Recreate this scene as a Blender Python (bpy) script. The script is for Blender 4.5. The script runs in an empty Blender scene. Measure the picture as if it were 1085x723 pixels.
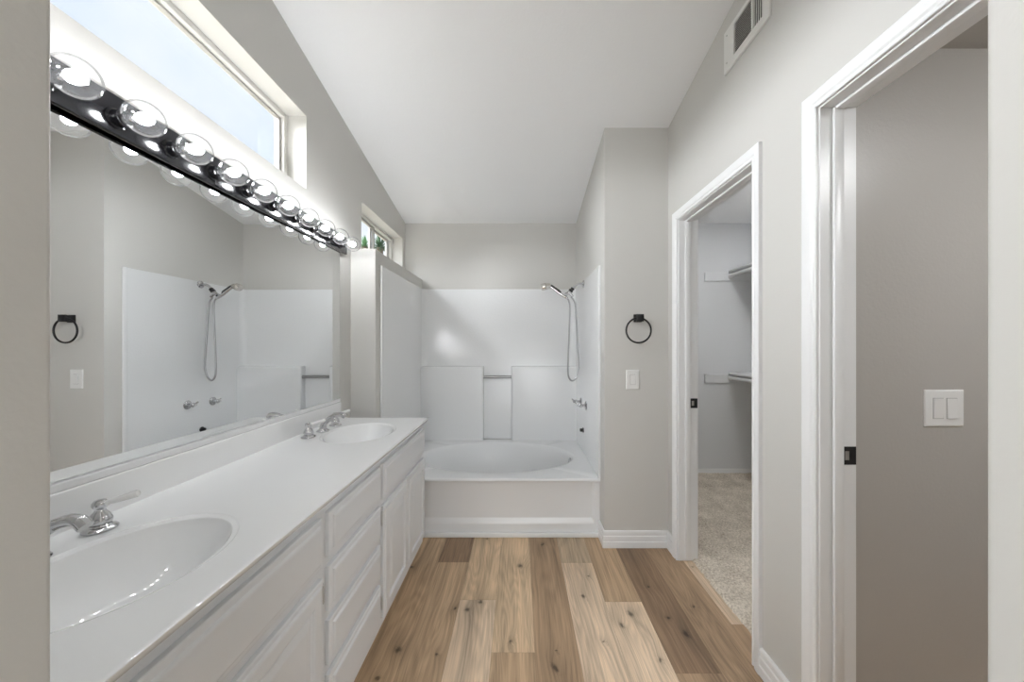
import bpy, bmesh, math, random
from math import pi, sin, cos, tan, atan2, radians
from mathutils import Vector, Matrix

random.seed(4)
SC = bpy.context.scene
COL = SC.collection

# ------------------------------------------------------------------ camera
F = 372.0                       # focal length in pixels of the 1085 px wide frame
HC = 1.36                       # camera height
cd = bpy.data.cameras.new('camera')
cam = bpy.data.objects.new('camera', cd)
COL.objects.link(cam)
cam.location = (0, 0, HC)
cam.rotation_euler = (pi / 2, 0, 0)
cd.sensor_fit = 'HORIZONTAL'
cd.sensor_width = 36.0
cd.lens = F / 1085 * 36.0
cd.shift_x = -7.5 / 1085
cd.shift_y = 3.5 / 1085
cd.clip_start = 0.02
cd.clip_end = 300
SC.camera = cam

# ------------------------------------------------------------------ view
SC.view_settings.view_transform = 'Standard'
SC.view_settings.look = 'None'
SC.view_settings.gamma = 1.0
SC.view_settings.use_curve_mapping = False
SC.view_settings.exposure = 0.20
SC.cycles.use_denoising = True
SC.cycles.max_bounces = 14
SC.cycles.diffuse_bounces = 8
SC.cycles.glossy_bounces = 6
SC.cycles.transparent_max_bounces = 24
SC.cycles.sample_clamp_indirect = 6.0
SC.cycles.caustics_reflective = False
SC.cycles.caustics_refractive = False

SKY_STRENGTH = 1.0
BULB_STRENGTH = 150.0
SUN_STRENGTH = 37.0
BEDROOM_WATTS = 106.0
CLOSET_STRENGTH = 29.0
TOILET_STRENGTH = 122.0

# ------------------------------------------------------------------ world
w = bpy.data.worlds.new('sky')
SC.world = w
w.use_nodes = True
nt = w.node_tree
nt.nodes.clear()
out = nt.nodes.new('ShaderNodeOutputWorld')
bg = nt.nodes.new('ShaderNodeBackground')
tc = nt.nodes.new('ShaderNodeTexCoord')
nz = nt.nodes.new('ShaderNodeTexNoise')
nz.inputs['Scale'].default_value = 3.0
nz.inputs['Detail'].default_value = 5.0
cr = nt.nodes.new('ShaderNodeValToRGB')
cr.color_ramp.elements[0].position = 0.35
cr.color_ramp.elements[0].color = (0.66, 0.78, 0.96, 1)
cr.color_ramp.elements[1].position = 0.65
cr.color_ramp.elements[1].color = (0.86, 0.91, 0.98, 1)
nt.links.new(tc.outputs['Generated'], nz.inputs['Vector'])
nt.links.new(nz.outputs['Fac'], cr.inputs['Fac'])
nt.links.new(cr.outputs['Color'], bg.inputs['Color'])
bg.inputs['Strength'].default_value = SKY_STRENGTH
nt.links.new(bg.outputs['Background'], out.inputs['Surface'])

# hazy daylight from the window side
sd = bpy.data.lights.new('hazy_sun', 'SUN')
sd.energy = SUN_STRENGTH
sd.angle = radians(74)
sd.color = (0.95, 0.975, 1.0)
sun = bpy.data.objects.new('hazy_sun', sd)
COL.objects.link(sun)
sun.location = (-8, 2, 8)
sun.rotation_euler = Vector((0.93, 0.10, -0.33)).to_track_quat('-Z', 'Y').to_euler()

# added fill light in the bedroom behind the camera, without a window
ad = bpy.data.lights.new('bedroom_fill_light', 'AREA')
ad.shape = 'RECTANGLE'
ad.size = 3.2
ad.size_y = 2.2
ad.energy = BEDROOM_WATTS
ad.color = (0.93, 0.965, 1.0)
al = bpy.data.objects.new('bedroom_fill_light', ad)
COL.objects.link(al)
al.location = (-0.6, -3.55, 1.35)
al.rotation_euler = (pi / 2, 0, 0)
al.rotation_euler = Vector((0, 1, 0)).to_track_quat('-Z', 'Z').to_euler()


# ------------------------------------------------------------------ materials
def nodes_of(name):
    m = bpy.data.materials.new(name)
    m.use_nodes = True
    return m, m.node_tree, m.node_tree.nodes['Principled BSDF']


def P(name, col, rough=0.5, metal=0.0, bump=0.0, bscale=200.0, spec=0.5, mottle=0.0, bdetail=3.0, coat=0.0, bdist=0.002):
    m, t, b = nodes_of(name)
    b.inputs['Base Color'].default_value = (*col, 1)
    b.inputs['Roughness'].default_value = rough
    b.inputs['Metallic'].default_value = metal
    b.inputs['Specular IOR Level'].default_value = spec
    b.inputs['Coat Weight'].default_value = coat
    b.inputs['Coat Roughness'].default_value = 0.05
    tc = t.nodes.new('ShaderNodeTexCoord')
    if bump:
        n = t.nodes.new('ShaderNodeTexNoise')
        n.inputs['Scale'].default_value = bscale
        n.inputs['Detail'].default_value = bdetail
        bp = t.nodes.new('ShaderNodeBump')
        bp.inputs['Strength'].default_value = bump
        bp.inputs['Distance'].default_value = bdist
        t.links.new(tc.outputs['Object'], n.inputs['Vector'])
        t.links.new(n.outputs['Fac'], bp.inputs['Height'])
        t.links.new(bp.outputs['Normal'], b.inputs['Normal'])
    if mottle:
        n2 = t.nodes.new('ShaderNodeTexNoise')
        n2.inputs['Scale'].default_value = 4.0
        n2.inputs['Detail'].default_value = 4.0
        mx = t.nodes.new('ShaderNodeMix')
        mx.data_type = 'RGBA'
        mx.inputs[6].default_value = (*[c * (1 - mottle) for c in col], 1)
        mx.inputs[7].default_value = (*[min(1, c * (1 + mottle)) for c in col], 1)
        t.links.new(tc.outputs['Object'], n2.inputs['Vector'])
        t.links.new(n2.outputs['Fac'], mx.inputs[0])
        t.links.new(mx.outputs[2], b.inputs['Base Color'])
    return m


def emit(name, col, s):
    m = bpy.data.materials.new(name)
    m.use_nodes = True
    t = m.node_tree
    t.nodes.clear()
    o = t.nodes.new('ShaderNodeOutputMaterial')
    e = t.nodes.new('ShaderNodeEmission')
    e.inputs['Color'].default_value = (*col, 1)
    e.inputs['Strength'].default_value = s
    t.links.new(e.outputs[0], o.inputs['Surface'])
    return m


def thin_glass(name, tint=(1, 1, 1), f0=0.05, blend=0.3, maxr=0.8):
    m = bpy.data.materials.new(name)
    m.use_nodes = True
    t = m.node_tree
    t.nodes.clear()
    o = t.nodes.new('ShaderNodeOutputMaterial')
    tr = t.nodes.new('ShaderNodeBsdfTransparent')
    tr.inputs['Color'].default_value = (*tint, 1)
    g = t.nodes.new('ShaderNodeBsdfGlossy')
    g.inputs['Roughness'].default_value = 0.02
    lw = t.nodes.new('ShaderNodeLayerWeight')
    lw.inputs['Blend'].default_value = blend
    mr = t.nodes.new('ShaderNodeMapRange')
    mr.inputs['To Min'].default_value = f0
    mr.inputs['To Max'].default_value = maxr
    mix = t.nodes.new('ShaderNodeMixShader')
    t.links.new(lw.outputs['Fresnel'], mr.inputs['Value'])
    t.links.new(mr.outputs[0], mix.inputs[0])
    t.links.new(tr.outputs[0], mix.inputs[1])
    t.links.new(g.outputs[0], mix.inputs[2])
    t.links.new(mix.outputs[0], o.inputs['Surface'])
    return m


M = {}
M['wall'] = P('greige_wall_paint', (0.60, 0.59, 0.565), 0.55, bump=0.22, bscale=95, spec=0.35)
M['shaded'] = P('shaded_satin_wall_paint', (0.45, 0.43, 0.405), 0.36, bump=0.35, bscale=95, spec=0.5)  # greige wall paint darkened to stand for the room's dimmer light
M['ceil'] = P('white_ceiling_paint', (0.90, 0.904, 0.912), 0.7, bump=0.3, bscale=70, spec=0.2)
M['closet'] = P('closet_white_paint', (0.69, 0.70, 0.715), 0.6, bump=0.15, bscale=95, spec=0.3)
M['trim'] = P('white_trim_enamel', (0.82, 0.825, 0.83), 0.32, spec=0.5)
M['cab'] = P('white_cabinet_enamel', (0.70, 0.712, 0.73), 0.35, spec=0.5, bump=0.03, bscale=120)
M['marble'] = P('white_cultured_marble', (0.85, 0.855, 0.858), 0.07, spec=0.5, mottle=0.02)
M['tub'] = P('white_fibreglass', (0.785, 0.793, 0.80), 0.24, spec=0.5)
M['tubtex'] = P('white_pebbled_fibreglass', (0.785, 0.793, 0.80), 0.13, spec=0.5, bump=0.40, bscale=85, bdetail=1.0, bdist=0.002)
M['chrome'] = P('polished_chrome', (0.58, 0.58, 0.59), 0.06, metal=1.0)
M['brushed'] = P('brushed_steel', (0.36, 0.36, 0.36), 0.30, metal=1.0)
M['nickel'] = P('satin_nickel', (0.62, 0.59, 0.55), 0.22, metal=1.0)
M['hinge'] = P('zinc_hinge', (0.55, 0.55, 0.55), 0.4, metal=0.35)
M['porcelain'] = P('white_porcelain', (0.86, 0.86, 0.85), 0.12)
M['black'] = P('matte_black_metal', (0.008, 0.008, 0.009), 0.42)
M['gloss_black'] = P('glossy_black_enamel', (0.005, 0.005, 0.006), 0.14, spec=0.45)
M['rubber'] = P('black_plastic', (0.02, 0.02, 0.02), 0.4)
M['mirror'] = P('silvered_mirror', (0.86, 0.87, 0.87), 0.0, metal=1.0)
M['plastic'] = P('white_plastic', (0.80, 0.80, 0.79), 0.3)
M['vinyl'] = P('almond_vinyl_frame', (0.66, 0.65, 0.62), 0.35)
M['gap'] = P('grey_shadow_gap', (0.30, 0.30, 0.30), 0.6)
M['alu'] = P('dull_aluminium', (0.45, 0.44, 0.42), 0.4, metal=0.7)
M['dark'] = P('duct_shade', (0.02, 0.02, 0.02), 0.8)
M['grille'] = P('white_vent_enamel', (0.76, 0.76, 0.74), 0.4)
M['glass'] = thin_glass('window_glass', f0=0.005, maxr=0.09)
M['bulb'] = thin_glass('clear_bulb_glass', (0.97, 0.97, 0.97), f0=0.035, blend=0.12, maxr=0.60)
_t = M['bulb'].node_tree
_o = [n for n in _t.nodes if n.type == 'OUTPUT_MATERIAL'][0]
_m = [n for n in _t.nodes if n.type == 'MIX_SHADER'][0]
_h = _t.nodes.new('ShaderNodeBsdfTranslucent')
_x = _t.nodes.new('ShaderNodeMixShader')
_x.inputs[0].default_value = 0.012
_t.links.new(_m.outputs[0], _x.inputs[1])
_t.links.new(_h.outputs[0], _x.inputs[2])
_t.links.new(_x.outputs[0], _o.inputs['Surface'])

M['fil'] = emit('glowing_filament', (0.95, 0.975, 1.0), BULB_STRENGTH)
M['closet_lamp'] = emit('closet_lamp_diffuser', (1, 1, 1), CLOSET_STRENGTH)
M['toilet_lamp'] = emit('toilet_room_lamp_diffuser', (0.97, 0.985, 1.0), TOILET_STRENGTH)
M['leaf'] = P('spiky_green_leaf', (0.05, 0.16, 0.05), 0.5, mottle=0.4)
M['leaf2'] = P('dark_green_leaf', (0.02, 0.07, 0.025), 0.5, mottle=0.4)
M['bark'] = P('grey_bark', (0.16, 0.12, 0.09), 0.9, bump=0.6, bscale=30)
M['ground'] = P('dry_ground', (0.30, 0.27, 0.2), 0.9, mottle=0.2)


def carpet_mat():
    m, t, b = nodes_of('beige_carpet_pile')
    b.inputs['Roughness'].default_value = 0.95
    b.inputs['Specular IOR Level'].default_value = 0.1
    tc = t.nodes.new('ShaderNodeTexCoord')
    n1 = t.nodes.new('ShaderNodeTexNoise'); n1.inputs['Scale'].default_value = 90; n1.inputs['Detail'].default_value = 3
    n2 = t.nodes.new('ShaderNodeTexNoise'); n2.inputs['Scale'].default_value = 7; n2.inputs['Detail'].default_value = 3
    ad_ = t.nodes.new('ShaderNodeMath'); ad_.operation = 'MULTIPLY_ADD'
    ad_.inputs[1].default_value = 0.5
    t.links.new(tc.outputs['Object'], n1.inputs['Vector']); t.links.new(tc.outputs['Object'], n2.inputs['Vector'])
    t.links.new(n2.outputs['Fac'], ad_.inputs[0]); t.links.new(n1.outputs['Fac'], ad_.inputs[2])
    cr = t.nodes.new('ShaderNodeValToRGB')
    cr.color_ramp.elements[0].position = 0.5; cr.color_ramp.elements[0].color = (0.40, 0.34, 0.27, 1)
    cr.color_ramp.elements[1].position = 0.95; cr.color_ramp.elements[1].color = (0.80, 0.73, 0.63, 1)
    t.links.new(ad_.outputs[0], cr.inputs['Fac']); t.links.new(cr.outputs['Color'], b.inputs['Base Color'])
    return m


M['carpet'] = carpet_mat()


# knots: photo pixels turned into floor points (x, y, size)
def fl(px, py):
    z = HC * F / (py - 365.0)
    return ((px - 550.0) * z / F, z)


KNOTS = [(551, 600, .016), (509, 638, .014), (495, 646, .013), (482, 645, .008), (422, 689, .016), (588, 708, .011),
         (618, 632, .009), (516, 571, .009), (575, 577, .010), (436, 601, .012), (668, 651, .012), (659, 663, .010),
         (727, 672, .012), (708, 655, .011), (735, 643, .007), (687, 622, .008), (624, 611, .006), (400, 719, .010),
         (734, 601, .006), (639, 680, .006), (463, 694, .006), (700, 700, .008), (541, 680, .005), (590, 690, .004)]


def wood_mat():
    m, t, b = nodes_of('oak_plank_vinyl')
    b.inputs['Roughness'].default_value = 0.42
    b.inputs['Specular IOR Level'].default_value = 0.35
    N, L = t.nodes, t.links

    def math_(op, a, c=None, e=None):
        n = N.new('ShaderNodeMath'); n.operation = op
        for i, v in enumerate((a, c, e)):
            if v is None:
                continue
            if isinstance(v, (int, float)):
                n.inputs[i].default_value = v
            else:
                L.new(v, n.inputs[i])
        return n.outputs[0]

    tc = N.new('ShaderNodeTexCoord')
    at = N.new('ShaderNodeAttribute'); at.attribute_name = 'plank_tint'
    ao = N.new('ShaderNodeAttribute'); ao.attribute_name = 'plank_shift'
    sp = N.new('ShaderNodeSeparateXYZ'); L.new(tc.outputs['Object'], sp.inputs[0])
    X, Y = sp.outputs[0], sp.outputs[1]
    wob = N.new('ShaderNodeTexNoise'); wob.inputs['Scale'].default_value = 55.0; wob.inputs['Detail'].default_value = 2.0
    L.new(tc.outputs['Object'], wob.inputs['Vector'])
    wb = math_('MULTIPLY', math_('SUBTRACT', wob.outputs['Fac'], 0.5), 0.020)
    kn = None
    halo = None
    rk = random.Random(5)
    for (px, py, s) in KNOTS:
        kx, ky = fl(px, py)
        an = rk.uniform(-0.5, 0.5)
        asp = rk.uniform(0.45, 1.1)
        s = s * 0.85
        ux = math_('ADD', math_('SUBTRACT', X, kx), wb)
        uy = math_('SUBTRACT', math_('SUBTRACT', Y, ky), wb)
        dx = math_('MULTIPLY_ADD', ux, cos(an) / s, math_('MULTIPLY', uy, sin(an) / s))
        dy = math_('MULTIPLY_ADD', uy, asp * cos(an) / s, math_('MULTIPLY', ux, -asp * sin(an) / s))
        d2 = math_('ADD', math_('MULTIPLY', dx, dx), math_('MULTIPLY', dy, dy))
        k = math_('DIVIDE', 1.0, math_('ADD', 1.0, math_('MULTIPLY', d2, d2)))
        h = math_('DIVIDE', 1.0, math_('ADD', 1.0, math_('MULTIPLY', math_('MULTIPLY_ADD', math_('MULTIPLY', dy, dy), -0.65, d2), 0.06)))
        kn = k if kn is None else math_('MAXIMUM', kn, k)
        halo = h if halo is None else math_('MAXIMUM', halo, h)
    # grain coordinates: stretched along the plank, bent round the knots, shifted per plank
    gx = math_('ADD', X, math_('MULTIPLY', halo, 0.020))
    sh = N.new('ShaderNodeSeparateXYZ'); L.new(ao.outputs['Vector'], sh.inputs[0])
    gx = math_('ADD', gx, math_('MULTIPLY', sh.outputs[0], 7.0))
    gy = math_('ADD', Y, math_('MULTIPLY', sh.outputs[1], 11.0))
    cv = N.new('ShaderNodeCombineXYZ'); L.new(gx, cv.inputs[0]); L.new(gy, cv.inputs[1])

    def noise(sx, sy, detail, dist=0.0):
        mp = N.new('ShaderNodeMapping'); mp.inputs['Scale'].default_value = (sx, sy, 1)
        L.new(cv.outputs[0], mp.inputs['Vector'])
        n = N.new('ShaderNodeTexNoise'); n.inputs['Scale'].default_value = 1.0
        n.inputs['Detail'].default_value = detail; n.inputs['Distortion'].default_value = dist
        L.new(mp.outputs[0], n.inputs['Vector'])
        return n.outputs['Fac']

    fine = noise(420, 6, 3)
    mid = noise(85, 1.8, 4, 0.5)
    big = noise(15, 0.55, 3, 0.3)
    # cathedral figure
    ring = math_('SINE', math_('MULTIPLY', math_('ADD', noise(6, 0.7, 1.5, 0.5), math_('MULTIPLY', fine, 0.05)), 120.0))
    v = math_('ADD', math_('MULTIPLY', math_('SUBTRACT', fine, 0.5), 0.70), math_('MULTIPLY', math_('SUBTRACT', mid, 0.5), 0.85))
    v = math_('ADD', v, math_('MULTIPLY', math_('SUBTRACT', big, 0.5), 1.0))
    v = math_('ADD', v, math_('MULTIPLY', ring, 0.085))
    v = math_('ADD', v, 1.0)
    v = math_('MULTIPLY', v, math_('SUBTRACT', 1.0, math_('MULTIPLY', halo, 0.22)))
    v = math_('MULTIPLY', v, math_('SUBTRACT', 1.0, math_('MULTIPLY', kn, 0.72)))
    v = math_('MAXIMUM', v, 0.08)
    sc = N.new('ShaderNodeVectorMath'); sc.operation = 'SCALE'
    L.new(at.outputs['Vector'], sc.inputs[0]); L.new(v, sc.inputs['Scale'])
    L.new(sc.outputs[0], b.inputs['Base Color'])
    bp = N.new('ShaderNodeBump'); bp.inputs['Strength'].default_value = 0.12; bp.inputs['Distance'].default_value = 0.001
    L.new(fine, bp.inputs['Height']); L.new(bp.outputs[0], b.inputs['Normal'])
    return m


M['wood'] = wood_mat()

# ------------------------------------------------------------------ helpers
ORG = {}


def org(o):
    return ORG.get(o.name, Vector((0, 0, 0))) if o else Vector((0, 0, 0))


def obj(name, bm, mat, parent=None, at=None, smooth=35):
    """Link bm (in world coordinates) as one mesh; its origin is at `at`, or at its thing's base."""
    base = Vector(at) if at is not None else org(parent)
    bmesh.ops.translate(bm, verts=bm.verts, vec=-base)
    bmesh.ops.recalc_face_normals(bm, faces=bm.faces)
    me = bpy.data.meshes.new(name)
    bm.to_mesh(me)
    bm.free()
    mats = mat if isinstance(mat, (list, tuple)) else [mat]
    for x in mats:
        me.materials.append(x)
    if smooth:
        for p in me.polygons:
            p.use_smooth = True
        me.set_sharp_from_angle(angle=radians(smooth))
    o = bpy.data.objects.new(name, me)
    COL.objects.link(o)
    if parent is not None:
        o.parent = parent
        o.location = base - org(parent)
    else:
        o.location = base
    ORG[o.name] = base
    return o


def thing(name, label, cat, loc, group=None):
    o = bpy.data.objects.new(name, None)
    COL.objects.link(o)
    o.location = loc
    o.empty_display_size = 0.05
    o['label'] = label
    o['category'] = cat
    if group:
        o['group'] = group
    ORG[o.name] = Vector(loc)
    return o


def tag(o, label, cat, group=None):
    o['label'] = label
    o['category'] = cat
    if group:
        o['group'] = group
    return o


def struct(name, bm, mat, parent=None, smooth=35):
    o = obj(name, bm, mat, parent, smooth=smooth)
    if parent is None:
        o['kind'] = 'structure'
    return o


def sempty(name, loc=(0, 0, 0)):
    o = bpy.data.objects.new(name, None)
    COL.objects.link(o)
    o.location = loc
    o['kind'] = 'structure'
    ORG[o.name] = Vector(loc)
    return o


def dup(root, loc, label=None):
    r = root.copy()
    COL.objects.link(r)
    r.location = loc
    if label:
        r['label'] = label
    for ch in list(root.children):
        c = ch.copy(); COL.objects.link(c); c.parent = r
        for g in ch.children:
            d = g.copy(); COL.objects.link(d); d.parent = c
    return r


def BM():
    return bmesh.new()


def box(bm, x0, x1, y0, y1, z0, z1, bevel=0.0, seg=2):
    vs = [bm.verts.new((x, y, z)) for x in (x0, x1) for y in (y0, y1) for z in (z0, z1)]
    idx = [(0, 1, 3, 2), (4, 6, 7, 5), (0, 4, 5, 1), (2, 3, 7, 6), (0, 2, 6, 4), (1, 5, 7, 3)]
    fs = [bm.faces.new([vs[i] for i in f]) for f in idx]
    if bevel:
        es = list({e for f in fs for e in f.edges})
        bmesh.ops.bevel(bm, geom=es, offset=bevel, segments=seg, profile=0.5, affect='EDGES')
    return fs


def wedge(bm, x0, x1, y0, y1, z0, top):
    """box whose top follows top(y)"""
    vs = []
    for x in (x0, x1):
        for y in (y0, y1):
            for z in (z0, top(y)):
                vs.append(bm.verts.new((x, y, z)))
    for f in [(0, 1, 3, 2), (4, 6, 7, 5), (0, 4, 5, 1), (2, 3, 7, 6), (0, 2, 6, 4), (1, 5, 7, 3)]:
        bm.faces.new([vs[i] for i in f])


def frame_of(d):
    d = Vector(d).normalized()
    a = Vector((0, 0, 1)) if abs(d.z) < 0.9 else Vector((1, 0, 0))
    u = d.cross(a).normalized()
    return u, d.cross(u).normalized()


def tube(bm, pts, rad, seg=16, caps=True):
    pts = [Vector(p) for p in pts]
    rads = rad if isinstance(rad, (list, tuple)) else [rad] * len(pts)
    rings = []
    u = None
    for i, p in enumerate(pts):
        d = (pts[min(i + 1, len(pts) - 1)] - pts[max(i - 1, 0)]).normalized()
        if u is None:
            u, v = frame_of(d)
        else:
            u = (u - d * u.dot(d)).normalized()
            v = d.cross(u)
        rings.append([bm.verts.new(p + (u * cos(2 * pi * k / seg) + v * sin(2 * pi * k / seg)) * rads[i]) for k in range(seg)])
    for a, b in zip(rings, rings[1:]):
        for k in range(seg):
            bm.faces.new((a[k], a[(k + 1) % seg], b[(k + 1) % seg], b[k]))
    if caps:
        bm.faces.new(rings[0][::-1])
        bm.faces.new(rings[-1])


def lathe(bm, origin, axis, prof, seg=32):
    """prof: (radius, distance along axis)"""
    o = Vector(origin); d = Vector(axis).normalized()
    u, v = frame_of(d)
    prev = None
    for r, h in prof:
        if r < 1e-6:
            ring = [bm.verts.new(o + d * h)]
        else:
            ring = [bm.verts.new(o + d * h + (u * cos(2 * pi * k / seg) + v * sin(2 * pi * k / seg)) * r) for k in range(seg)]
        if prev:
            n = seg
            for k in range(n):
                a, b = prev[k % len(prev)], prev[(k + 1) % len(prev)]
                c, e = ring[(k + 1) % len(ring)], ring[k % len(ring)]
                f = []
                for q in (a, b, c, e):
                    if q not in f:
                        f.append(q)
                if len(f) > 2:
                    bm.faces.new(f)
        prev = ring
    return bm


def spline(pts, n=10):
    """Catmull-Rom through pts"""
    pts = [Vector(p) for p in pts]
    P_ = [2 * pts[0] - pts[1]] + pts + [2 * pts[-1] - pts[-2]]
    res = []
    for i in range(1, len(P_) - 2):
        for k in range(n):
            t = k / n
            a, b, c, d = P_[i - 1], P_[i], P_[i + 1], P_[i + 2]
            res.append(0.5 * ((2 * b) + (c - a) * t + (2 * a - 5 * b + 4 * c - d) * t * t + (3 * b - a - 3 * c + d) * t ** 3))
    res.append(pts[-1])
    return res


def sweep_rect_loops(bm, mapf, u0, u1, v0, v1, loops):
    """nested rectangles: loops of (inset, height); mapf(u, v, h) -> point. Last loop is filled."""
    prev = None
    for ins, h in loops:
        ring = [bm.verts.new(mapf(*q, h)) for q in ((u0 + ins, v0 + ins), (u1 - ins, v0 + ins), (u1 - ins, v1 - ins), (u0 + ins, v1 - ins))]
        if prev:
            for k in range(4):
                bm.faces.new((prev[k], prev[(k + 1) % 4], ring[(k + 1) % 4], ring[k]))
        else:
            bm.faces.new(ring[::-1])
        prev = ring
    bm.faces.new(prev)


def oval_ring(bm, rect, z, cx, cy, ax, ay, n=96):
    """flat surface between a rectangle and an ellipse; returns nothing"""
    x0, x1, y0, y1 = rect
    ts = [2 * pi * k / n for k in range(n)]
    for X, Y in ((x0, y0), (x1, y0), (x1, y1), (x0, y1)):
        t = atan2((Y - cy) / ay, (X - cx) / ax) % (2 * pi)
        k = min(range(n), key=lambda i: abs((ts[i] - t + pi) % (2 * pi) - pi))
        ts[k] = t
    inner, outer = [], []
    for t in ts:
        dx, dy = ax * cos(t), ay * sin(t)
        s = 1e9
        if dx > 1e-9: s = min(s, (x1 - cx) / dx)
        if dx < -1e-9: s = min(s, (x0 - cx) / dx)
        if dy > 1e-9: s = min(s, (y1 - cy) / dy)
        if dy < -1e-9: s = min(s, (y0 - cy) / dy)
        inner.append(bm.verts.new((cx + dx, cy + dy, z)))
        outer.append(bm.verts.new((cx + dx * s, cy + dy * s, z)))
    for k in range(n):
        j = (k + 1) % n
        bm.faces.new((inner[k], outer[k], outer[j], inner[j]))


def oval_bowl(bm, z, cx, cy, ax, ay, loops, n=96):
    """loops: (inset, dz, shift_x)"""
    prev = None
    for lp in loops:
        ins, dz = lp[0], lp[1]
        sx = lp[2] if len(lp) > 2 else 0
        ring = [bm.verts.new((cx + sx + (ax - ins) * cos(2 * pi * k / n), cy + (ay - ins) * sin(2 * pi * k / n), z + dz)) for k in range(n)]
        if prev:
            for k in range(n):
                j = (k + 1) % n
                bm.faces.new((prev[k], prev[j], ring[j], ring[k]))
        prev = ring
    bm.faces.new(prev)


# ------------------------------------------------------------------ room figures
XL = -1.145        # left wall face
XR = 1.0           # right wall face
WR = 1.116         # far face of the right wall
YN = 0.31          # bathroom face of the near wall
YB = 3.53          # back wall
YP = 2.354         # front face of the right hand partition
YH = 2.386         # front face of the half wall
XH = -0.975        # alcove face of the half wall
XP = 0.573         # alcove face of the partition


def ctop(y):
    return HC + 1.452 + 0.20 * (2.354 - y)


# ------------------------------------------------------------------ structure: walls
bm = BM()
W0 = XL - 0.17
W1Y0, W1Y1, W1Z0, W1Z1 = 0.56, 1.89, 2.196, 2.589
W2Y0, W2Y1, W2Z0, W2Z1 = 2.55, 3.446, 2.00, 2.400
for (a, b_, z0, zt) in ((0.19, W1Y0, 0, None), (W1Y0, W1Y1, 0, W1Z0), (W1Y0, W1Y1, W1Z1, None), (W1Y1, W2Y0, 0, None),
                        (W2Y0, W2Y1, 0, W2Z0), (W2Y0, W2Y1, W2Z1, None), (W2Y1, 3.7, 0, None)):
    wedge(bm, W0, XL, a, b_, z0, (lambda y, zt=zt: ctop(y) if zt is None else zt))
struct('wall_left', bm, M['wall'], smooth=0)

bm = BM()
D1 = (1.500, 2.203, 2.137)     # closet doorway: finished near, far, head
D2 = (0.440, 1.167, 2.146)     # toilet room doorway
J = 0.018
for (a, b_, z0, zt) in ((0.19, D2[0] - J, 0, None), (D2[0] - J, D2[1] + J, D2[2] + J, None), (D2[1] + J, D1[0] - J, 0, None),
                        (D1[0] - J, D1[1] + J, D1[2] + J, None), (D1[1] + J, 3.7, 0, None)):
    wedge(bm, XR, WR, a, b_, z0, ctop)
struct('wall_right', bm, M['wall'], smooth=0)

bm = BM()
wedge(bm, XL, XR, YB, YB + 0.12, 0, ctop)
struct('wall_back', bm, M['wall'], smooth=0)
bm = BM()
wedge(bm, XP, XR, YP, YB, 0, ctop)
struct('wall_alcove_right', bm, M['wall'], smooth=0)
bm = BM()
box(bm, XL, XH, YH, YB, 0, 2.010)
bmesh.ops.bevel(bm, geom=[e for e in bm.edges if all(v.co.x > XH - .001 for v in e.verts) and (all(v.co.y < YH + .001 for v in e.verts) or all(v.co.z > 2 for v in e.verts))],
                offset=0.006, segments=3, profile=0.5, affect='EDGES')
struct('wall_alcove_left', bm, M['wall'])
A = 0.41
bm = BM()
wedge(bm, -2.6, -A, 0.19, YN, 0, ctop)
wedge(bm, A, XR, 0.19, YN, 0, ctop)
wedge(bm, -A, A, 0.19, YN, 2.44, ctop)
bmesh.ops.bevel(bm, geom=[e for e in bm.edges if all(abs(abs(v.co.x) - A) < .001 and v.co.y > YN - .001 for v in e.verts) and abs(e.verts[0].co.z - e.verts[1].co.z) > 2],
                offset=0.006, segments=3, profile=0.5, affect='EDGES')
struct('wall_near', bm, M['wall'])

bm = BM()
y0, y1 = 0.10, 3.75
vs = [bm.verts.new((x, y, ctop(y) + d)) for x in (-1.35, 1.15) for y in (y0, y1) for d in (0, 0.1)]
for f in [(0, 1, 3, 2), (4, 6, 7, 5), (0, 4, 5, 1), (2, 3, 7, 6), (0, 2, 6, 4), (1, 5, 7, 3)]:
    bm.faces.new([vs[i] for i in f])
struct('ceiling', bm, M['ceil'], smooth=0)

# closet and toilet room shells
bm = BM(); box(bm, WR, 2.6, 3.68, 3.8, 0, 2.75); struct('wall_closet_back', bm, M['closet'], smooth=0)
bm = BM(); box(bm, 2.5, 2.6, 1.32, 3.68, 0, 2.75); struct('wall_closet_right', bm, M['closet'], smooth=0)
bm = BM(); box(bm, WR, 2.5, 1.32, 3.68, 2.63, 2.75); struct('ceiling_closet', bm, M['ceil'], smooth=0)
bm = BM(); box(bm, WR, 2.6, 1.205, 1.32, 0, 2.75); struct('wall_toilet_back', bm, M['shaded'], smooth=0)
bm = BM(); box(bm, 2.4, 2.5, -0.4, 1.205, 0, 2.6); struct('wall_toilet_right', bm, M['shaded'], smooth=0)
bm = BM(); box(bm, WR, 2.4, -0.5, -0.4, 0, 2.6); box(bm, XR, WR, -0.5, 0.19, 0, 3.3); struct('wall_toilet_near', bm, M['shaded'], smooth=0)
bm = BM(); box(bm, WR, 2.4, -0.4, 1.205, 2.375, 2.5); struct('ceiling_toilet', bm, M['shaded'], smooth=0)

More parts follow.
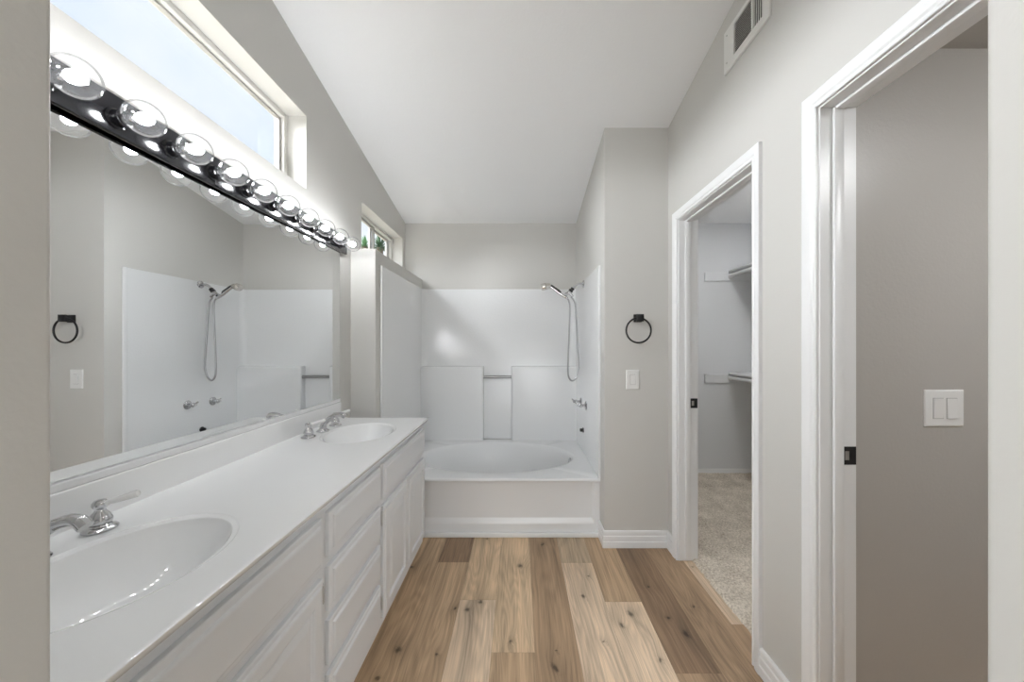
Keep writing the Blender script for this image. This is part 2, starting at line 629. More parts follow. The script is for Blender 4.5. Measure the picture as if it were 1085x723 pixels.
# bedroom behind the camera
bm = BM(); box(bm, -2.7, -2.6, -3.8, 0.31, 0, 3.0); struct('wall_bedroom_left', bm, M['wall'], smooth=0)
bm = BM(); box(bm, 1.0, 1.1, -3.8, -0.5, 0, 3.3); struct('wall_bedroom_right', bm, M['wall'], smooth=0)
bm = BM(); box(bm, -2.7, 1.1, -3.8, -3.7, 0, 3.0); struct('wall_bedroom_back', bm, M['wall'], smooth=0)
bm = BM(); box(bm, -2.7, 1.1, -3.8, 0.19, 3.0, 3.1); struct('ceiling_bedroom', bm, M['ceil'], smooth=0)
bm = BM(); box(bm, -2.7, 1.1, -3.8, 0.19, -0.1, 0); struct('floor_bedroom', bm, M['carpet'], smooth=0)
bm = BM(); box(bm, -2.75, -2.45, 2.30, 3.70, -0.2, 3.12); struct('wall_sunshade', bm, M['wall'], smooth=0)  # added out of view to shade the small window from the sun
bm = BM(); box(bm, -60, -1.4, -20, 60, -0.35, -0.15); struct('ground', bm, M['ground'], smooth=0)

# ------------------------------------------------------------------ structure: plank floor
LIGHT = (0.640, 0.472, 0.308)
PALE = (0.690, 0.535, 0.385)
TAN = (0.500, 0.352, 0.222)
MID = (0.385, 0.264, 0.165)
DARK = (0.285, 0.188, 0.117)
GREY = (0.490, 0.378, 0.262)
ROWS = {  # row: list of (y_end, tint) from far to near, starting at 2.56
    -6: [(1.2, MID), (0, TAN)], -5: [(1.5, TAN), (0, MID)],
    -4: [(1.15, TAN), (0, MID)],
    -3: [(2.19, DARK), (0.95, TAN), (0, LIGHT)],
    -2: [(1.867, LIGHT), (0.6, PALE), (0, MID)],
    -1: [(1.548, LIGHT), (0.3, TAN), (0, MID)],
    0: [(1.25, MID), (0, TAN)],
    1: [(2.184, GREY), (1.0, PALE), (0, TAN)],
    2: [(1.853, TAN), (0.7, PALE), (0, TAN)],
    3: [(1.45, DARK), (0, MID)],
    4: [(1.30, MID), (0, TAN)],
    5: [(1.703, PALE), (0.5, MID), (-0.5, TAN)],
}
bm = BM()
lt = bm.faces.layers.float_vector.new('plank_tint')
ls = bm.faces.layers.float_vector.new('plank_shift')


def quad(x0, x1, y0, y1, z, tint, sh):
    f = bm.faces.new([bm.verts.new(p) for p in ((x0, y0, z), (x1, y0, z), (x1, y1, z), (x0, y1, z))])
    f[lt] = tint
    f[ls] = sh


rnd = random.Random(11)
G = 0.00035
for r in range(-6, 13):
    xa, xb = 0.07 + 0.192 * r, 0.07 + 0.192 * (r + 1)
    segs = ROWS.get(r) or [(0.3 + 0.5 * rnd.random(), rnd.choice([LIGHT, TAN, MID])), (-0.5, rnd.choice([LIGHT, TAN, MID]))]
    yt = 2.56 if r < 5 or r == 5 else 1.205
    for ye, tint in segs:
        sh = Vector((rnd.random(), rnd.random(), rnd.random()))
        j = 1 + 0.08 * (rnd.random() - 0.5)
        tint = Vector(tint) * j
        ylo = max(ye, -0.45 if r >= 5 else 0.0)
        if yt > ylo:
            xe, xs = xb, max(xa, XL)
            if r == 5:
                if yt > 1.26:
                    quad(xs + G, 1.095, max(ylo, 1.26) + G, yt - G, 0, tint, sh)
                    if ylo < 1.26:
                        quad(xs + G, xe - G, ylo + G, 1.205, 0, tint, sh)
                else:
                    quad(xs + G, xe - G, ylo + G, min(yt, 1.205) - G, 0, tint, sh)
            else:
                quad(xs + G, min(xe, 2.45) - G, ylo + G, yt - G, 0, tint, sh)
        yt = ylo
for q in ((XL, 1.095, 0.0, 2.56), (1.0, 2.45, -0.45, 1.205)):
    quad(q[0], q[1], q[2], q[3], -0.0015, (0.14, 0.10, 0.07), Vector((0, 0, 0)))
box(bm, XL, 1.0, 0.19, 3.53, -0.06, -0.003)
box(bm, 1.0, 2.5, -0.45, 1.21, -0.06, -0.003)
box(bm, 1.0, 1.12, 1.21, 3.53, -0.06, -0.003)
struct('floor', bm, M['wood'], smooth=0)

# carpet of the closet
bm = BM()
cx0, cx1, cy0, cy1 = 1.088, 2.5, 1.32, 3.68
st = 0.011
nx, ny = int((cx1 - cx0) / st), int((cy1 - cy0) / st)
rc = random.Random(3)
grid = []
for i in range(nx + 1):
    row = []
    for j in range(ny + 1):
        e = 0.004 if i == 0 else 0.0
        x = cx0 + (cx1 - cx0) * i / nx + rc.uniform(-e, e) + rc.uniform(-.002, .002)
        y = cy0 + (cy1 - cy0) * j / ny + rc.uniform(-.002, .002)
        z = 0.013 + rc.uniform(-0.004, 0.004) if i else 0.0
        row.append(bm.verts.new((x, y, z)))
    grid.append(row)
for i in range(nx):
    for j in range(ny):
        bm.faces.new((grid[i][j], grid[i + 1][j], grid[i + 1][j + 1], grid[i][j + 1]))
struct('floor_closet', bm, M['carpet'], smooth=180)


# ------------------------------------------------------------------ structure: doors, baseboards
CAS = [(0.0, 0.0), (0.0, 0.009), (0.003, 0.011), (0.008, 0.0115), (0.011, 0.0095), (0.013, 0.0085), (0.016, 0.010), (0.020, 0.013), (0.030, 0.0155), (0.047, 0.017), (0.052, 0.0155), (0.052, 0.0)]


def casing(bm, y0, y1, zt, xface, sgn, zbot=0.0):
    rings = []
    for ex in range(4):
        ring = []
        for d, h in CAS:
            if ex == 0: y, z = y0 - d, zbot
            elif ex == 1: y, z = y0 - d, zt + d
            elif ex == 2: y, z = y1 + d, zt + d
            else: y, z = y1 + d, zbot
            ring.append(bm.verts.new((xface + sgn * h, y, z)))
        rings.append(ring)
    for a, b in zip(rings, rings[1:]):
        for k in range(len(CAS) - 1):
            bm.faces.new((a[k], a[k + 1], b[k + 1], b[k]))
    bm.faces.new(rings[0]); bm.faces.new(rings[-1][::-1])


def doorway(name, d, strike_z, stop_x):
    y0, y1, zt = d
    root = sempty(name, (XR, (y0 + y1) / 2, 0))
    bm = BM(); casing(bm, y0 - 0.005, y1 + 0.005, zt + 0.005, XR, -1); obj('door_casing', bm, M['trim'], root, smooth=10)
    bm = BM(); casing(bm, y0 - 0.005, y1 + 0.005, zt + 0.005, WR, 1, 0.006); obj('door_casing', bm, M['trim'], root, smooth=10)
    bm = BM()
    box(bm, XR, WR, y0 - J, y0, 0, zt + J, 0.0015, 1)
    box(bm, XR, WR, y1, y1 + J, 0, zt + J, 0.0015, 1)
    box(bm, XR, WR, y0, y1, zt, zt + J, 0.0015, 1)
    obj('door_jamb', bm, M['trim'], root)
    bm = BM()
    s0, s1 = stop_x
    box(bm, s0, s1, y0, y0 + 0.011, 0.015, zt, 0.003, 2)
    box(bm, s0, s1, y1 - 0.011, y1, 0.015, zt, 0.003, 2)
    box(bm, s0, s1, y0 + 0.011, y1 - 0.011, zt - 0.011, zt, 0.003, 2)
    obj('door_stop', bm, M['trim'], root)
    # strike plate with a lip that wraps the far edge of the jamb
    bm = BM()
    zc = strike_z
    xa, xb = s1 + 0.004, WR + 0.003
    yf = y1 - 0.0018
    hx0, hx1, hz = xa + 0.006, xa + 0.021, 0.015
    for (a, b, c, e) in ((xa, xb, zc + hz, zc + 0.030), (xa, xb, zc - 0.030, zc - hz), (xa, hx0, zc - hz, zc + hz), (hx1, xb, zc - hz, zc + hz)):
        box(bm, a, b, yf, y1 - 0.0002, c, e)
    box(bm, WR, WR + 0.0035, yf, y1 + 0.010, zc - 0.024, zc + 0.024, 0.001, 1)
    sp_ = obj('strike_plate', bm, M['black'], root, smooth=0)
    sp_['label'] = 'black strike plate'
    bm = BM(); box(bm, hx0, hx1, y1 - 0.001, y1 - 0.0001, zc - hz, zc + hz)
    obj('latch_hole', bm, M['alu'], sp_, smooth=0)
    return root


doorway('door_1', D1, 0.990, (1.040, 1.072))
doorway('door_2', D2, 0.990, (1.040, 1.072))

BASE = [(0.0, 0.0), (0.0145, 0.0), (0.0155, 0.004), (0.0155, 0.040), (0.012, 0.045), (0.0115, 0.048), (0.0135, 0.052), (0.0135, 0.076), (0.010, 0.081), (0.0095, 0.085), (0.0115, 0.089), (0.0115, 0.104), (0.008, 0.111), (0.004, 0.113), (0.0, 0.113)]


def baseboard(name, path, mat=None, scale=1.0):
    """path: list of (x, y); the profile is offset to the left hand side of the travel direction"""
    bm = BM()
    pts = [Vector(p).to_2d() if len(p) > 2 else Vector(p) for p in path]
    rings = []
    for i, p in enumerate(pts):
        def nrm(a, b):
            d = (b - a).normalized()
            return Vector((-d.y, d.x))
        ns = []
        if i > 0: ns.append(nrm(pts[i - 1], p))
        if i < len(pts) - 1: ns.append(nrm(p, pts[i + 1]))
        if len(ns) == 2:
            m = (ns[0] + ns[1]); m = m / m.dot(ns[0])
        else:
            m = ns[0]
        rings.append([bm.verts.new((p.x + m.x * t * scale, p.y + m.y * t * scale, z * scale)) for t, z in BASE])
    n = len(BASE)
    for a, b in zip(rings, rings[1:]):
        for k in range(n):
            bm.faces.new((a[k], a[(k + 1) % n], b[(k + 1) % n], b[k]))
    bm.faces.new(rings[0]); bm.faces.new(rings[-1][::-1])
    return struct(name, bm, mat or M['trim'], smooth=10)


baseboard('baseboard_alcove', [(XR, YP), (XP, YP), (XP, 2.49)])
# left hand side of travel must face the room: travel away from the camera on the right wall means left = -x
baseboard('baseboard_right', [(XR, D2[1] + 0.057), (XR, D1[0] - 0.057)])
baseboard('baseboard_corner', [(XR, D1[1] + 0.057), (XR, YP)])
baseboard('baseboard_near', [(A, YN), (XR - 0.0, YN)][::-1])
baseboard('baseboard_closet', [(2.5, 3.68), (WR, 3.68)], scale=0.5)
baseboard('baseboard_toilet', [(2.4, 1.205), (WR + 0.02, 1.205)])


# ------------------------------------------------------------------ structure: windows
def window(name, y0, y1, z0, z1, slider):
    xf = XL - 0.10
    root = sempty(name, (xf, (y0 + y1) / 2, z0))
    bm = BM()
    fw = 0.026
    x0, x1 = xf - 0.055, xf
    box(bm, x0, x1, y0, y0 + fw, z0, z1, 0.003, 1)
    box(bm, x0, x1, y1 - fw, y1, z0, z1, 0.003, 1)
    box(bm, x0, x1, y0 + fw, y1 - fw, z0, z0 + fw, 0.003, 1)
    box(bm, x0, x1, y0 + fw, y1 - fw, z1 - fw, z1, 0.003, 1)
    obj('window_frame', bm, M['vinyl'], root)
    halves = [(y0 + fw, y1 - fw, xf - 0.03)]
    if slider:
        ym = y0 + 0.475
        halves = [(y0 + fw, ym + 0.02, xf - 0.018), (ym - 0.02, y1 - fw, xf - 0.040)]
    for a, b, x in halves:
        sw = 0.022 if slider else 0.010
        bm = BM()
        za, zb = z0 + fw, z1 - fw
        box(bm, x - 0.010, x + 0.010, a, a + sw, za, zb, 0.002, 1)
        box(bm, x - 0.010, x + 0.010, b - sw, b, za, zb, 0.002, 1)
        box(bm, x - 0.010, x + 0.010, a + sw, b - sw, za, za + sw, 0.002, 1)
        box(bm, x - 0.010, x + 0.010, a + sw, b - sw, zb - sw, zb, 0.002, 1)
        s = obj('window_sash', bm, M['alu'], root)
        bm = BM()
        box(bm, x - 0.002, x + 0.002, a + sw - 0.004, b - sw + 0.004, za + sw - 0.004, zb - sw + 0.004)
        obj('window_pane', bm, M['glass'], s, smooth=0)


window('window_1', W1Y0, W1Y1, W1Z0, W1Z1, False)
window('window_2', W2Y0, W2Y1, W2Z0, W2Z1, True)

# ------------------------------------------------------------------ bathtub
TX0, TX1, TY0, TY1, TZ = -0.974, 0.572, 2.468, 3.500, 0.415
tub = thing('bathtub', 'white fibreglass bathtub with oval basin in the alcove at the far end', 'bathtub', (-0.2, 2.98, 0))
TC = (-0.195, 2.985, 0.665, 0.415)
bm = BM()
oval_ring(bm, (TX0, TX1, TY0 + 0.012, TY1), TZ, *TC)
oval_bowl(bm, TZ, *TC, [(0, 0), (0.010, -0.003), (0.022, -0.012), (0.034, -0.035), (0.055, -0.12), (0.085, -0.22), (0.12, -0.29), (0.17, -0.325), (0.24, -0.335), (0.36, -0.338)])
# rounded front lip
prof = [(TY0 + 0.012, TZ), (TY0 + 0.004, TZ - 0.003), (TY0, TZ - 0.010), (TY0, TZ - 0.018), (TY0 + 0.004, TZ - 0.024), (TY0 + 0.030, TZ - 0.026)]
pr = None
for y, z in prof:
    cur = [bm.verts.new((TX0, y, z)), bm.verts.new((TX1, y, z))]
    if pr:
        bm.faces.new((pr[0], pr[1], cur[1], cur[0]))
    pr = cur
bmesh.ops.remove_doubles(bm, verts=bm.verts, dist=0.0004)
obj('basin', bm, M['tub'], tub, smooth=40)
# apron: frame with a shallow recessed panel and a sloping ledge under it
bm = BM()
ya, yr = 2.489, 2.507


def amap(u, v, h):
    return (u, ya + h, v)


prev = None
bnd = [((TX0, TX1), (0.0, TZ - 0.02), 0.0), ((TX0 + 0.030, TX1 - 0.040), (0.088, TZ - 0.028), 0.0), ((TX0 + 0.036, TX1 - 0.052), (0.122, TZ - 0.030), yr - ya)]
for (u0, u1), (v0, v1), h in bnd:
    ring = [bm.verts.new(amap(*q, h)) for q in ((u0, v0), (u1, v0), (u1, v1), (u0, v1))]
    if prev:
        for k in range(4):
            bm.faces.new((prev[k], prev[(k + 1) % 4], ring[(k + 1) % 4], ring[k]))
    prev = ring
bm.faces.new(prev)
es = [e for e in bm.edges if len(e.link_faces) == 2]
bmesh.ops.bevel(bm, geom=es, offset=0.006, segments=2, profile=0.5, affect='EDGES')
obj('apron', bm, M['tub'], tub, smooth=50)
bm = BM(); box(bm, TX0, TX1, 2.464, 2.489, 0.0, 0.030, 0.006, 3)
obj('base_strip', bm, M['trim'], tub)
bm = BM(); lathe(bm, (TC[0] + TC[2] - 0.040, 2.985, TZ - 0.055), (-1, 0, 0.22), [(0.034, -0.004), (0.034, 0.004), (0.030, 0.007), (0.010, 0.009), (0, 0.009)])
o = obj('overflow_plate', bm, M['chrome'], tub); o['label'] = 'round chrome overflow plate'
bm = BM(); lathe(bm, (TC[0] + 0.22, 2.985, TZ - 0.3385), (0, 0, 1), [(0.036, 0), (0.036, 0.003), (0.026, 0.004), (0.02, 0.0015), (0, 0.0015)])
o = obj('drain', bm, M['chrome'], tub); o['label'] = 'round chrome drain'

# surround
SX0, SX1, SY0, SYB, SZ1 = -0.963, 0.561, 2.463, 3.512, 1.912
sur = thing('shower_surround', 'glossy white fibreglass wall surround above the bathtub', 'shower surround', (-0.2, 3.0, TZ))
bm = BM()
R_ = 0.055
inner = [(SX0, SY0)]
for k in range(9):
    a = pi - (pi / 2) * k / 8
    inner.append((SX0 + R_ + R_ * cos(a), SYB - R_ + R_ * sin(a)))
for k in range(9):
    a = pi / 2 - (pi / 2) * k / 8
    inner.append((SX1 - R_ + R_ * cos(a), SYB - R_ + R_ * sin(a)))
inner.append((SX1, SY0))
outer = [(SX0 - 0.011, SY0)] + [(min(max(x, SX0 - 0.011), SX1 + 0.011), y) for x, y in inner[1:-1]] + [(SX1 + 0.011, SY0)]
outer = []
for (x, y) in inner:
    outer.append((x, y))
N_ = len(inner)
off = []
for i, (x, y) in enumerate(inner):
    a = Vector(inner[max(i - 1, 0)]); b = Vector(inner[min(i + 1, N_ - 1)])
    d = (b - a).normalized()
    off.append((x - d.y * 0.011, y + d.x * 0.011))
zs = [(TZ, 0), (SZ1 - 0.006, 0), (SZ1, 1)]
lv = []
for z, k in [(TZ + 0.001, 0.0), (SZ1 - 0.005, 0.0), (SZ1 - 0.0015, 0.15), (SZ1, 0.4), (SZ1, 1.0)]:
    lv.append([bm.verts.new((ix + (ox - ix) * k, iy + (oy - iy) * k, z)) for (ix, iy), (ox, oy) in zip(inner, off)])
for a, b in zip(lv, lv[1:]):
    for i in range(N_ - 1):
        bm.faces.new((a[i], a[i + 1], b[i + 1], b[i]))
obj('wall_panel', bm, M['tubtex'], sur, smooth=40)
# front flange beads
for x in (SX0, SX1):
    sg = 1 if x < 0 else -1
    bm = BM(); box(bm, min(x - sg * .011, x + sg * .004), max(x - sg * .011, x + sg * .004), SY0 - 0.006, SY0 + 0.020, TZ + 0.001, SZ1, 0.0035, 3)
    obj('edge_flange', bm, M['tub'], sur)
# thick lower panels on the back wall, with a niche between them
for (x0, x1) in ((SX0 - 0.009, -0.351), (-0.076, SX1 + 0.009)):
    bm = BM()
    box(bm, x0, x1, 3.440, SYB - 0.0005, TZ + 0.0006, 1.143)
    es = [e for e in bm.edges if (all(v.co.y < 3.441 for v in e.verts) and (all(v.co.z > 1.14 for v in e.verts) or all(min(abs(v.co.x + .351), abs(v.co.x + .076)) < .001 for v in e.verts)))]
    bmesh.ops.bevel(bm, geom=es, offset=0.024, segments=5, profile=0.5, affect='EDGES')
    obj('lower_panel', bm, M['tub'], sur, smooth=50)
bm = BM(); tube(bm, [(-0.352, 3.470, 1.037), (-0.075, 3.470, 1.037)], 0.0145)
for x in (-0.348, -0.079):
    sg = 1 if x < -0.2 else -1
    lathe(bm, (x - sg * 0.003, 3.470, 1.037), (sg, 0, 0), [(0.017, 0), (0.017, 0.006), (0.012, 0.008)], 20)
o = obj('grab_bar', bm, M['brushed'], sur); o['label'] = 'small metal grab bar across the niche'

# tub valves, outlet stub
XS = SX1


def tub_handle(y, z, label, twist):
    t = thing('shower_valve', label, 'shower valve', (XS, y, z), 'valves of the bathtub')
    bm = BM(); lathe(bm, (XS, y, z), (-1, 0, 0), [(0.036, 0), (0.037, 0.003), (0.033, 0.008), (0.020, 0.012), (0.016, 0.014), (0.0, 0.014)], 28)
    obj('flange', bm, M['chrome'], t)
    bm = BM(); lathe(bm, (XS, y, z), (-1, 0, 0), [(0.013, 0.012), (0.013, 0.034), (0.018, 0.038), (0.019, 0.050), (0.014, 0.058), (0.009, 0.062), (0.011, 0.070), (0.006, 0.076), (0, 0.077)], 24)
    k = obj('knob', bm, M['chrome'], t)
    bm = BM()
    d = Vector((-0.75, 0.25 * twist, 0.60)).normalized()
    c = Vector((XS - 0.052, y, z))
    tube(bm, [c, c + d * 0.02, c + d * 0.040, c + d * 0.045], [0.0055, 0.006, 0.0075, 0.003], 12)
    obj('lever', bm, M['chrome'], k)


tub_handle(2.93, 0.848, 'chrome shower valve with lever on the surround, the one nearer the room', 1)
tub_handle(3.17, 0.842, 'chrome shower valve with lever on the surround, the one nearer the back wall', -1)
bm = BM(); lathe(bm, (XS, 3.06, 0.612), (-1, 0, 0), [(0.022, 0), (0.022, 0.006), (0.014, 0.007), (0.014, 0.030), (0.009, 0.031), (0.009, 0.01), (0, 0.01)], 20)
tag(obj('pipe_stub', bm, M['rubber'], at=(XS, 3.06, 0.612)), 'short black pipe stub below the shower valves', 'pipe')

# hand shower
hs = thing('hand_shower', 'chrome hand shower with looped metal hose on the right alcove wall', 'shower head', (XS, 3.05, 1.885))
YS = 3.05
bm = BM(); lathe(bm, (XS, YS, 1.885), (-1, 0, 0), [(0.033, 0), (0.033, 0.003), (0.026, 0.009), (0.012, 0.013), (0.0, 0.013)], 28)
obj('flange', bm, M['chrome'], hs)
bm = BM(); tube(bm, spline([(XS - 0.005, YS, 1.885), (XS - 0.045, YS, 1.884), (XS - 0.078, YS, 1.865), (XS - 0.098, YS, 1.842)], 6), 0.0105, 14)
obj('shower_arm', bm, M['chrome'], hs)
bm = BM()
d = Vector((-0.66, 0, -0.75)).normalized()
c = Vector((XS - 0.092, YS, 1.848))
lathe(bm, c, d, [(0.014, 0), (0.018, 0.003), (0.018, 0.012), (0.014, 0.014), (0.014, 0.020), (0.020, 0.023), (0.020, 0.036), (0.015, 0.040), (0, 0.040)], 20)
o = obj('swivel_collar', bm, M['rubber'], hs); o['label'] = 'black swivel collar'
bm = BM()
c2 = c + d * 0.039
lathe(bm, c2, d, [(0.015, 0), (0.017, 0.004), (0.017, 0.022), (0.012, 0.030), (0, 0.031)], 20)
tube(bm, [c2 + d * 0.014, c2 + Vector((-0.030, -0.004, -0.022)), c2 + Vector((-0.040, -0.004, -0.030))], [0.013, 0.016, 0.017], 16)
tube(bm, [c2 + d * 0.014, c2 + Vector((0.012, 0, -0.032)), c2 + Vector((0.026, 0, -0.046))], [0.011, 0.011, 0.010], 14)
obj('bracket', bm, M['chrome'], hs)
bm = BM()
H0, H1 = Vector((0.405, YS - 0.006, 1.768)), Vector((0.262, YS - 0.006, 1.866))
tube(bm, spline([H0 + Vector((0.012, 0, -0.010)), H0, H0.lerp(H1, .35) + Vector((0, 0, -.004)), H0.lerp(H1, .75), H1, H1 + Vector((-0.018, 0, 0.006))], 5),
     [0.011] * 5 + [0.013] * 5 + [0.012] * 5 + [0.011] * 5 + [0.012] * 6, 16)
h = obj('handle', bm, M['chrome'], hs)
bm = BM()
g0, g1 = H0.lerp(H1, .30), H0.lerp(H1, .98)
tube(bm, [g0 + Vector((.002, -0.004, .010)), g0.lerp(g1, .15) + Vector((.003, -.004, .014)), g0.lerp(g1, .85) + Vector((.003, -.004, .014)), g1 + Vector((.002, -.004, .011))], [0.004, 0.0085, 0.0085, 0.004], 12)
o = obj('grip_insert', bm, M['rubber'], h); o['label'] = 'black rubber grip insert'
bm = BM()
hd = Vector((-0.90, -0.10, -0.20)).normalized()
hc = Vector((0.262, YS - 0.006, 1.868))
lathe(bm, hc, hd, [(0.006, -0.012), (0.016, -0.010), (0.022, 0.0), (0.026, 0.016), (0.030, 0.028), (0.031, 0.034), (0.027, 0.036), (0.027, 0.040), (0.031, 0.042), (0.029, 0.066), (0.026, 0.072), (0, 0.073)], 28)
obj('spray_head', bm, M['nickel'], hs)
bm = BM()
tube(bm, spline([(0.417, YS - .006, 1.760), (0.432, YS - .006, 1.735), (0.440, YS - .004, 1.68), (0.437, YS, 1.50), (0.427, YS, 1.25), (0.424, YS, 1.13), (0.434, YS, 1.070), (0.462, YS, 1.044), (0.495, YS, 1.068),
                 (0.517, YS, 1.13), (0.521, YS, 1.20), (0.507, YS, 1.40), (0.496, YS, 1.60), (0.489, YS, 1.700), (0.474, YS, 1.745), (0.452, YS, 1.772)], 12), 0.0072, 12)
o = obj('hose', bm, M['brushed'], hs); o['label'] = 'grey metal hose hanging in a long loop'

# ------------------------------------------------------------------ vanity cabinet
VX = -0.604            # face frame plane
VY0, VY1 = YN + 0.002, 2.200
CZ = 0.898             # countertop height
van = thing('vanity_cabinet', 'long white vanity cabinet with panelled doors and drawers along the left wall', 'cabinet', (XL, 1.25, 0))
bm = BM()
zt_ = CZ - 0.0245
box(bm, VX - 0.020, VX, VY0, VY1, 0.125, zt_, 0.0015, 1)            # face frame
box(bm, XL + 0.002, VX - 0.020, VY0, VY0 + 0.018, 0.125, zt_)       # end panels
box(bm, XL + 0.002, VX - 0.020, VY1 - 0.018, VY1, 0.125, zt_)
box(bm, XL + 0.002, VX - 0.020, VY0 + 0.018, VY1 - 0.018, 0.125, 0.143)
box(bm, XL + 0.002, XL + 0.010, VY0 + 0.018, VY1 - 0.018, 0.143, zt_)
obj('carcass', bm, M['cab'], van)
bm = BM()
box(bm, XL + 0.002, VX - 0.07, VY0, VY1 - 0.005, 0.0, 0.125)
obj('toe_kick', bm, M['cab'], van, smooth=0)


def vmap(u, v, h):
    return (VX + h, u, v)


DRAWER = [(0, 0.0005), (0, 0.012), (0.002, 0.0140), (0.004, 0.0148), (0.016, 0.0155), (0.0195, 0.0195), (0.023, 0.0212), (0.027, 0.0215)]
DOOR = [(0, 0.0005), (0, 0.012), (0.002, 0.0140), (0.004, 0.0148), (0.012, 0.0155), (0.0145, 0.0195), (0.018, 0.0212), (0.021, 0.0215),
        (0.050, 0.0215), (0.053, 0.0205), (0.056, 0.0145), (0.059, 0.0120), (0.066, 0.0120), (0.069, 0.0140), (0.086, 0.0190), (0.089, 0.0195)]


def hinge(y, z, parent, side):
    bm = BM()
    tube(bm, [(VX + 0.010, y, z - 0.024), (VX + 0.010, y, z + 0.024)], 0.0048, 10)
    for q in (-0.026, 0.026):
        lathe(bm, (VX + 0.010, y, z + q), (0, 0, 1 if q > 0 else -1), [(0.003, -0.003), (0.0055, 0), (0.003, 0.005), (0, 0.006)], 10)
    box(bm, VX + 0.0005, VX + 0.0028, min(y, y + side * 0.014), max(y, y + side * 0.014), z - 0.019, z + 0.019, 0.0008, 1)
    obj('hinge', bm, M['hinge'], parent)


def front(name, y0, y1, z0, z1, loops):
    bm = BM()
    sweep_rect_loops(bm, vmap, y0, y1, z0, z1, loops)
    return obj(name, bm, M['cab'], van, smooth=0)


for z0, z1 in ((0.700, 0.838), (0.530, 0.668), (0.362, 0.500), (0.168, 0.330)):
    front('drawer', 1.092, 1.500, z0, z1, DRAWER)
front('false_drawer_front', 1.528, 2.186, 0.688, 0.838, DRAWER)
front('false_drawer_front', 0.345, 1.056, 0.688, 0.838, DRAWER)
for y0, y1, hy, sd_ in ((1.528, 1.853, 1.521, -1), (1.861, 2.186, 2.193, 1), (0.345, 0.697, 0.338, -1), (0.705, 1.056, 1.063, 1)):
    d_ = front('door', y0, y1, 0.168, 0.655, DOOR)
    for z in (0.605, 0.240):
        hinge(hy, z, d_, sd_)

# ------------------------------------------------------------------ countertop with two integral basins
XB = XL + 0.003
XF = -0.568
XS0 = -1.120                      # front face of the backsplash
CY0, CY1 = YN + 0.001, 2.213
SINKS = [(-0.838, 0.745), (-0.838, 1.848)]
SA, SB = 0.176, 0.216
top = thing('countertop', 'white cultured marble countertop with two oval basins on the vanity', 'countertop', (XL, 1.25, CZ - 0.024))
bm = BM()
xs0, xs1 = XS0, XF - 0.008
ys = [CY0, SINKS[0][1] - 0.26, SINKS[0][1] + 0.26, SINKS[1][1] - 0.26, SINKS[1][1] + 0.26, CY1 - 0.006]


def flat(y0, y1):
    bm.faces.new([bm.verts.new(p) for p in ((xs0, y0, CZ), (xs1, y0, CZ), (xs1, y1, CZ), (xs0, y1, CZ))])


flat(ys[0], ys[1]); flat(ys[2], ys[3]); flat(ys[4], ys[5])
for (sx, sy), a, b in ((SINKS[0], ys[1], ys[2]), (SINKS[1], ys[3], ys[4])):
    oval_ring(bm, (xs0, xs1, a, b), CZ, sx, sy, SA, SB)
lip = [(0.0, 0.0), (0.0050, -0.0003), (0.0072, -0.0010), (0.008, -0.0025), (0.0072, -0.0048), (-0.003, -0.0215), (-0.006, -0.0235), (-0.012, -0.024)]
pr = None
for i, (o_, dz) in enumerate(lip):
    k = 0.75
    cur = [bm.verts.new((xs1 + o_, CY0, CZ + dz)), bm.verts.new((xs1 + o_, ys[5] + o_ * k, CZ + dz)), bm.verts.new((xs0, ys[5] + o_ * k, CZ + dz))]
    if pr:
        bm.faces.new((pr[0], pr[1], cur[1], cur[0])); bm.faces.new((pr[1], pr[2], cur[2], cur[1]))
    pr = cur
bm.faces.new([bm.verts.new((xs0, CY0, CZ - 0.024)), bm.verts.new((xs1, CY0, CZ - 0.024)), bm.verts.new((xs1, ys[5], CZ - 0.024)), bm.verts.new((xs0, ys[5], CZ - 0.024))]) if False else None
obj('counter_slab', bm, M['marble'], top, smooth=40)
bm = BM()
box(bm, XB, XS0, CY0, CY1, CZ - 0.024, 0.998, 0.004, 3)
obj('backsplash', bm, M['marble'], top)
for sx, sy in SINKS:
    bm = BM()
    lps = [(0, 0), (0.002, -0.0015), (0.006, -0.0035), (0.013, -0.0045), (0.015, -0.0055), (0.0165, -0.009)]
    for k in range(1, 17):
        q = k / 16.0
        lps.append((0.0165 + (SA - 0.0165 - 0.014) * q, -0.009 - 0.112 * (1 - (1 - q) ** 2.1)))
    oval_bowl(bm, CZ, sx, sy, SA, SB, lps)
    bs = obj('basin', bm, M['marble'], top, smooth=60)
    bm = BM(); lathe(bm, (sx, sy, CZ - 0.121), (0, 0, 1), [(0.023, 0.001), (0.023, 0.0035), (0.017, 0.0035), (0.015, 0.002), (0.010, 0.004), (0, 0.0045)], 28)
    o = obj('drain', bm, M['chrome'], bs); o['label'] = 'chrome drain'


